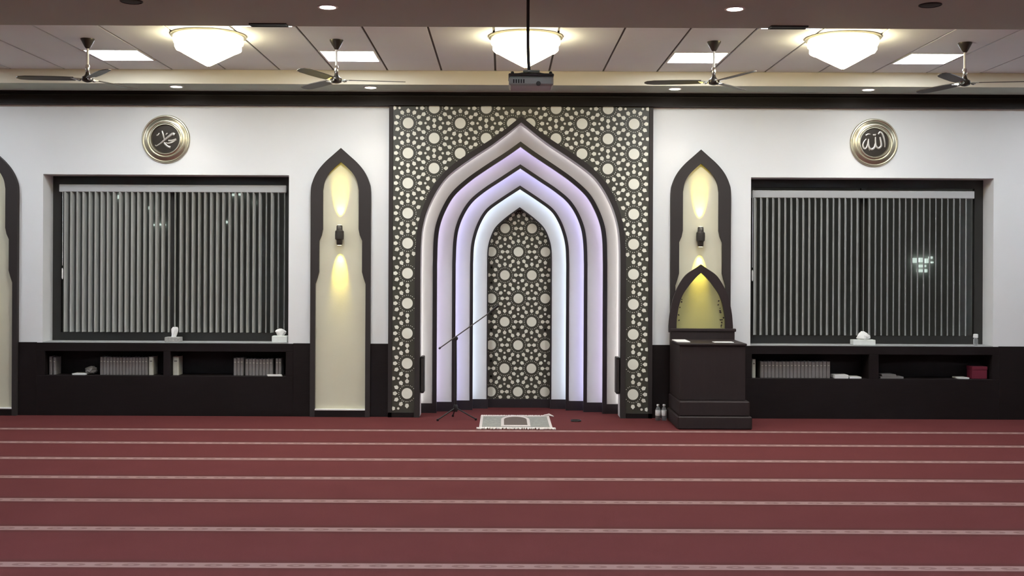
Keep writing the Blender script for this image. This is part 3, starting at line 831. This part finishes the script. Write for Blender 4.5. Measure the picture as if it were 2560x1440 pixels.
def crumple(name, px, label, m, cat, wd=.13, ht=.09, y=D+.06, z=ZS):
    x = WX(px, y+.08)
    bm = bmesh.new(); bmesh.ops.create_icosphere(bm, subdivisions=3, radius=.5)
    rnd = random.Random(px)
    for v in bm.verts:
        k = 1 + rnd.uniform(-.16, .16)
        v.co = (v.co.x*wd*k, v.co.y*.15*k, max(-.45, v.co.z)*ht*k)
    mz = min(v.co.z for v in bm.verts)
    bm.verts.ensure_lookup_table()
    mb = MB().add([(x+v.co.x, y+.08+v.co.y, z+.001+v.co.z-mz) for v in bm.verts], [[v.index for v in f.verts] for f in bm.faces]); bm.free()
    return obj(name, mb, m, label=label, cat=cat)
crumple('crumpled_cloth', 228, 'small crumpled grey cloth leaning by the long grey book row', 'book', 'cloth')
sheets('paper_stack', 669, 705, ZS+.001, .020, 'paper', 'white papers lying before the books at the left bookcase end', 'papers', y=D-.012, dep=.035)
sheets('paper_stack', 2088, 2122, ZS+.001, .040, 'paper', 'taller white paper stack right of the long book row', 'papers', y=D+.03)
sheets('paper_stack', 2126, 2155, ZS+.001, .018, 'paper', 'low white paper stack by the right bookcase divider', 'papers', y=D+.03)
sheets('paper_stack', 2202, 2260, ZS+.001, .022, 'book', 'grey folders lying right of the right bookcase divider', 'folders', y=D+.04)
sheets('paper_stack', 2204, 2240, ZS+.024, .026, 'book', 'small grey booklets on top of the grey folders', 'booklets', y=D+.05, rz=.05)
sheets('paper_stack', 2396, 2424, ZS+.001, .014, 'paper', 'thin white papers beside the red box', 'papers', y=D+.04)
t = thing('red_box', 'dark red box on the right bookcase shelf', 'box', (WX(2450, D+.1), D+.10, ZS+.001))
xa, xb = WX(2431, D+.04), WX(2468, D+.04)
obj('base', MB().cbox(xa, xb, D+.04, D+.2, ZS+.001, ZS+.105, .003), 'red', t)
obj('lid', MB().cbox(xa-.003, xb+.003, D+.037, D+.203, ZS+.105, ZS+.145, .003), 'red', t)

# ------------------------------------------------------------------ things on the sills
ZSILL = WZ0+.004
def tissue_box(px, wpx, hb, m, label, plume):
    y = D+.10; x = at(px, 850, y)[0]; hw = wpx*y/F/2
    t = thing('tissue_box', label, 'tissue box', (x, y, ZSILL+.001))
    b = obj('carton', MB().cbox(-hw, hw, -.06, .06, 0, hb, .004), m, t, local=True)
    obj('slot', MB().lathe([(.034, hb), (.034, hb+.001)], (0, 0, 0), 20), 'white', t, local=True)
    # pulled-up tissue: folded cone with wavy rim
    vs, fs = [], []; seg = 20; rings = len(plume)
    for i, (r, h, dx) in enumerate(plume):
        for k in range(seg):
            a = 2*PI*k/seg; rr = r*(1+.28*math.sin(3*a+i)+.12*math.sin(7*a))
            vs.append((dx+rr*math.cos(a), .6*rr*math.sin(a), hb+h+.10*r*math.sin(5*a)*(i/(rings-1))))
    for i in range(rings-1):
        for k in range(seg):
            p, q = i*seg+k, i*seg+(k+1) % seg; fs.append((p, q, q+seg, p+seg))
    fs.append(tuple(range((rings-1)*seg, rings*seg)))
    obj('tissue', MB().add(vs, fs, True), 'tissue', t, local=True)
    return t
tissue_box(434, 38, .055, 'boxpat', 'patterned tissue box with upright white tissue on the left sill', [(.022, 0, 0), (.028, .03, .004), (.033, .065, .012), (.036, .095, .018), (.028, .115, .022)])
tissue_box(701, 38, .075, 'boxwhite', 'pale tissue box at the right end of the left sill', [(.030, 0, 0), (.050, .03, 0), (.056, .05, .0), (.04, .07, .0), (.016, .082, 0)])
tissue_box(2157, 56, .060, 'boxwhite', 'white tissue box in the middle of the right sill', [(.040, 0, 0), (.072, .015, 0), (.070, .045, .0), (.045, .075, -.004), (.014, .098, -.004)])
y = D+.12; x = at(2439, 850, y)[0]
t = thing('spray_bottle', 'small clear bottle with white cap at the right sill end', 'bottle', (x, y, ZSILL+.001))
obj('bottle_body', MB().lathe([(.022, 0), (.026, .004), (.026, .065), (.020, .080), (.012, .088)], (0, 0, 0), 20), 'clear', t, local=True)
obj('cap', MB().lathe([(.020, .085), (.028, .088), (.028, .125), (.020, .130)], (0, 0, 0), 20), 'white', t, local=True)

# ================================================================== LECTERN
LX0, LX1 = 1.885, 2.685; LYF, LYB = 12.25, 13.08
lc = thing('lectern', 'dark wooden lectern with plinth and pointed arch back', 'lectern', ((LX0+LX1)/2, (LYF+LYB)/2, 0))
obj('plinth', MB().cbox(LX0, LX1, LYF, LYB, 0, .14, .012), 'lectern', lc)
obj('plinth_step', MB().cbox(LX0+.02, LX1-.02, LYF+.03, LYB, .14, .30, .010), 'lectern', lc)
BX0, BX1, BYF = LX0+.035, LX1-.05, LYF+.12
obj('front_panel', MB().cbox(BX0, BX1, BYF, BYF+.04, .30, .895, .006), 'lectern', lc)
for xa in (BX0, BX1-.035):
    obj('side_panel', MB().cbox(xa, xa+.035, BYF+.04, LYB-.05, .30, .895, .004), 'lectern', lc)
obj('desk_top', MB().cbox(BX0-.012, BX1+.012, BYF-.015, LYB-.05, .895, .920, .006), 'lectern', lc)
obj('rear_panel', MB().cbox(BX0, BX1+.015, LYB-.05, LYB, .30, 1.035, .006), 'lectern', lc)
obj('rear_cap', MB().cbox(BX0-.01, BX1+.03, LYB-.06, LYB+.005, 1.010, 1.045, .006), 'lectern', lc)
LO = [(0, 661), (14, 671), (38, 688), (55, 713), (69, 745), (77, 783), (80, 815)]
LI = [(0, 682), (13, 694), (30, 714), (46, 738), (55, 765), (60, 795), (61, 815)]
LCX = at(1752, 700, LYB-.03)[0]
lo = half_arch(LO, LYB-.05, 1752); li = half_arch(LI, LYB-.05, 1752)
obj('arch_frame', MB().prism(band_poly(full_arch(lo, LCX, 1.0), full_arch(li, LCX, 1.0)), LYB-.055, LYB-.005), 'lectern', lc)
sheet = obj('arch_sheet', MB().prism(full_arch([(x+.01, z+.01) for x, z in li], LCX, 1.0), LYB-.030, LYB-.026), 'tint', lc)
rnd = random.Random(3)
for k in range(16):
    side = 1 if k < 11 else -1
    z = rnd.uniform(1.06, 1.42)
    xe = max((x for x, zz in li if zz >= z), default=.1)
    # x of the opening edge at that height
    for (xa, za), (xb, zb_) in zip(li, li[1:]):
        if zb_ <= z <= za: xe = xa+(xb-xa)*(za-z)/max(1e-6, za-zb_)
    x = LCX + side*(xe - rnd.uniform(.012, .05 if side > 0 else .03)); r = rnd.uniform(.006, .012)
    obj('etched_leaf', MB().ngon_prism([(x+r*math.cos(q*PI/3+k)*(1.5 if q % 3 == 0 else .8), z+r*math.sin(q*PI/3+k)) for q in range(6)], LYB-.032, LYB-.030), 'lectern', sheet)
def paper_at(pa, pb, y0_, y1_, h, label, name='paper_sheet'):
    xa, xb = at(pa, 850, (y0_+y1_)/2)[0], at(pb, 850, (y0_+y1_)/2)[0]
    obj(name, MB().cbox(xa, xb, y0_, y1_, .921, .921+h, .001), 'paper', label=label, cat='papers')
paper_at(1686, 1719, 12.50, 12.86, .010, 'white booklet on the left of the lectern desk')
paper_at(1783, 1832, 12.46, 12.60, .006, 'thin white paper strip on the right of the lectern desk')
# water bottles beside the lectern
def bottle(px, py, label):
    y = 12.98; x = at(px, py, y)[0]
    t = thing('water_bottle', label, 'bottle', (x, y, 0.001))
    obj('bottle_body', MB().lathe([(.026, 0), (.030, .006), (.030, .115), (.022, .140), (.013, .155), (.013, .165)], (0, 0, 0), 20), 'clear', t, local=True)
    obj('label_band', MB().lathe([(.0305, .055), (.0312, .057), (.0312, .112), (.0305, .114)], (0, 0, 0), 20), 'white', t, local=True)
    obj('cap', MB().lathe([(.015, .163), (.016, .166), (.016, .180), (.013, .182)], (0, 0, 0), 16), 'white', t, local=True)
bottle(1645, 1025, 'left one of the two small water bottles left of the lectern')
bottle(1660, 1025, 'right one of the two small water bottles, nearer the lectern')

# ================================================================== PRAYER MAT
mx0, mx1 = at(1200, 1050, 12.75)[0], at(1377, 1050, 12.75)[0]
my0, my1 = 12.27, 13.24
mt = thing('prayer_mat', 'grey patterned prayer mat with pale fringe before the niche', 'prayer mat', ((mx0+mx1)/2, (my0+my1)/2, 0))
def sheetmesh(x0, x1, ya, yb, z, th, nx=14, ny=10, amp=.003):
    vs, fs = [], []
    for j in range(ny+1):
        for i in range(nx+1):
            u, v = i/nx, j/ny
            vs.append((x0+(x1-x0)*u, ya+(yb-ya)*v, z+th+amp*(1+math.sin(9*u+4*v))*.5))
    b0 = len(vs)
    for j in range(ny+1):
        for i in range(nx+1):
            vs.append((x0+(x1-x0)*i/nx, ya+(yb-ya)*j/ny, z))
    w_ = nx+1
    for j in range(ny):
        for i in range(nx):
            q = j*w_+i; fs.append((q, q+1, q+1+w_, q+w_)); fs.append((b0+q+w_, b0+q+1+w_, b0+q+1, b0+q))
    rim = [i for i in range(nx+1)] + [j*w_+nx for j in range(1, ny+1)] + [ny*w_+i for i in range(nx-1, -1, -1)] + [j*w_ for j in range(ny-1, 0, -1)]
    for a, b in zip(rim, rim[1:]+rim[:1]): fs.append((a, a+b0, b+b0, b))
    return MB().add(vs, fs, True)
obj('border', sheetmesh(mx0, mx1, my0, my1, .001, .008), 'matlight', mt)
bw = mx1-mx0
field = obj('field', sheetmesh(mx0+.03, mx1-.03, my0+.05, my1-.07, .004, .009), 'matgrey', mt)
def matarch(w_, ya, ysp, yap, z0, z1):
    c = (mx0+mx1)/2
    pts = [(c-w_, ya), (c+w_, ya), (c+w_, ysp)] + [(c+w_*math.cos(a)*(1 if a < PI/2 else 1), ysp+(yap-ysp)*math.sin(a)) for a in [PI*i/12 for i in range(1, 12)]] + [(c-w_, ysp)]
    return MB().vprism(pts, z0, z1)
obj('arch_border', matarch(.160, my0+.07, my0+.62, my1-.03, .008, .0165), 'matlight', mt)
obj('arch_field', matarch(.128, my0+.17, my0+.60, my1-.13, .010, .018), 'matdark', mt)
rnd = random.Random(5)
fm = MB()
for yb_, dr in ((my0, -1), (my1, 1)):
    for k in range(90):
        x = mx0 - .03*(dr < 0) + (bw+.06*(dr < 0))*(k+.5)/90
        l = rnd.uniform(.05, .08); sx = rnd.uniform(-.012, .012)
        fm.tube([(x, yb_-dr*.012, .009), (x+sx*.5, yb_+dr*l*.5, .012), (x+sx, yb_+dr*l, .005)], .0052, 5)
obj('fringe', fm, 'fringe', mt, kind='stuff')
obj('curled_corner', MB().tube([(mx1-.06, my1-.0, .018), (mx1+.0, my1-.005, .026), (mx1+.05, my1-.05, .012)], [.008, .014, .006], 8), 'matlight', mt)

# ================================================================== MICROPHONE STAND
ys = 12.98
bx = at(1139, 1046, ys)[0]
ms = thing('microphone_stand', 'black boom microphone stand left of the prayer mat', 'microphone stand', (bx, ys, 0))
_, zpv = at(1140, 846, ys)
obj('pole', MB().tube([(bx, ys, .10), (bx, ys, zpv*.55), (bx, ys, zpv)], [.012, .012, .009], 10), 'black', ms)
obj('leg_hub', MB().lathe([(.020, .09), (.026, .11), (.026, .15), (.018, .17)], (bx, ys, 0), 14), 'black', ms)
for a in (215, 345, 100):
    r = math.radians(a); ex, ey = bx+.24*math.cos(r), ys+.24*math.sin(r)
    lg = obj('leg', MB().tube([(bx+.02*math.cos(r), ys+.02*math.sin(r), .125), (ex, ey, .014)], .008, 8), 'black', ms)
    obj('rubber_foot', MB().lathe([(.012, .001), (.014, .004), (.013, .022), (.009, .026)], (ex, ey, 0), 10), 'black', lg)
obj('clamp', MB().lathe([(.012, -.022), (.024, -.018), (.024, .018), (.012, .022)], (bx, ys-.005, zpv), 14, 'Y'), 'black', ms)
p0 = at(1097, 872, ys-.02); p1 = at(1222, 783, ys-.02); p2 = at(1246, 764, ys-.02)
obj('boom_arm', MB().tube([(p0[0], ys-.02, p0[1]), (p1[0], ys-.02, p1[1])], .0065, 8), 'dsteel', ms)
obj('counterweight', MB().tube([(p0[0], ys-.02, p0[1]), (p0[0]+.02, ys-.02, p0[1]+.0145)], .011, 10), 'black', ms)
obj('microphone', MB().tube([(p1[0], ys-.02, p1[1]), (p1[0]+(p2[0]-p1[0])*.6, ys-.02, p1[1]+(p2[1]-p1[1])*.6), (p2[0], ys-.02, p2[1])], [.009, .014, .017], 12), 'black', ms)
# small coil of cable on the carpet
cx_, yc = at(1440, 1053, 12.85)[0], 12.85
pts = []
for i in range(40):
    a = 2*PI*i/16; pts.append((cx_+(.055+.004*math.sin(3*a))*math.cos(a), yc+.06*math.sin(a), .006+.010*i/40))
obj('cable_coil', MB().tube(pts, .005, 6), 'black', label='small dark coil of cable on the carpet right of the prayer mat', cat='cable')
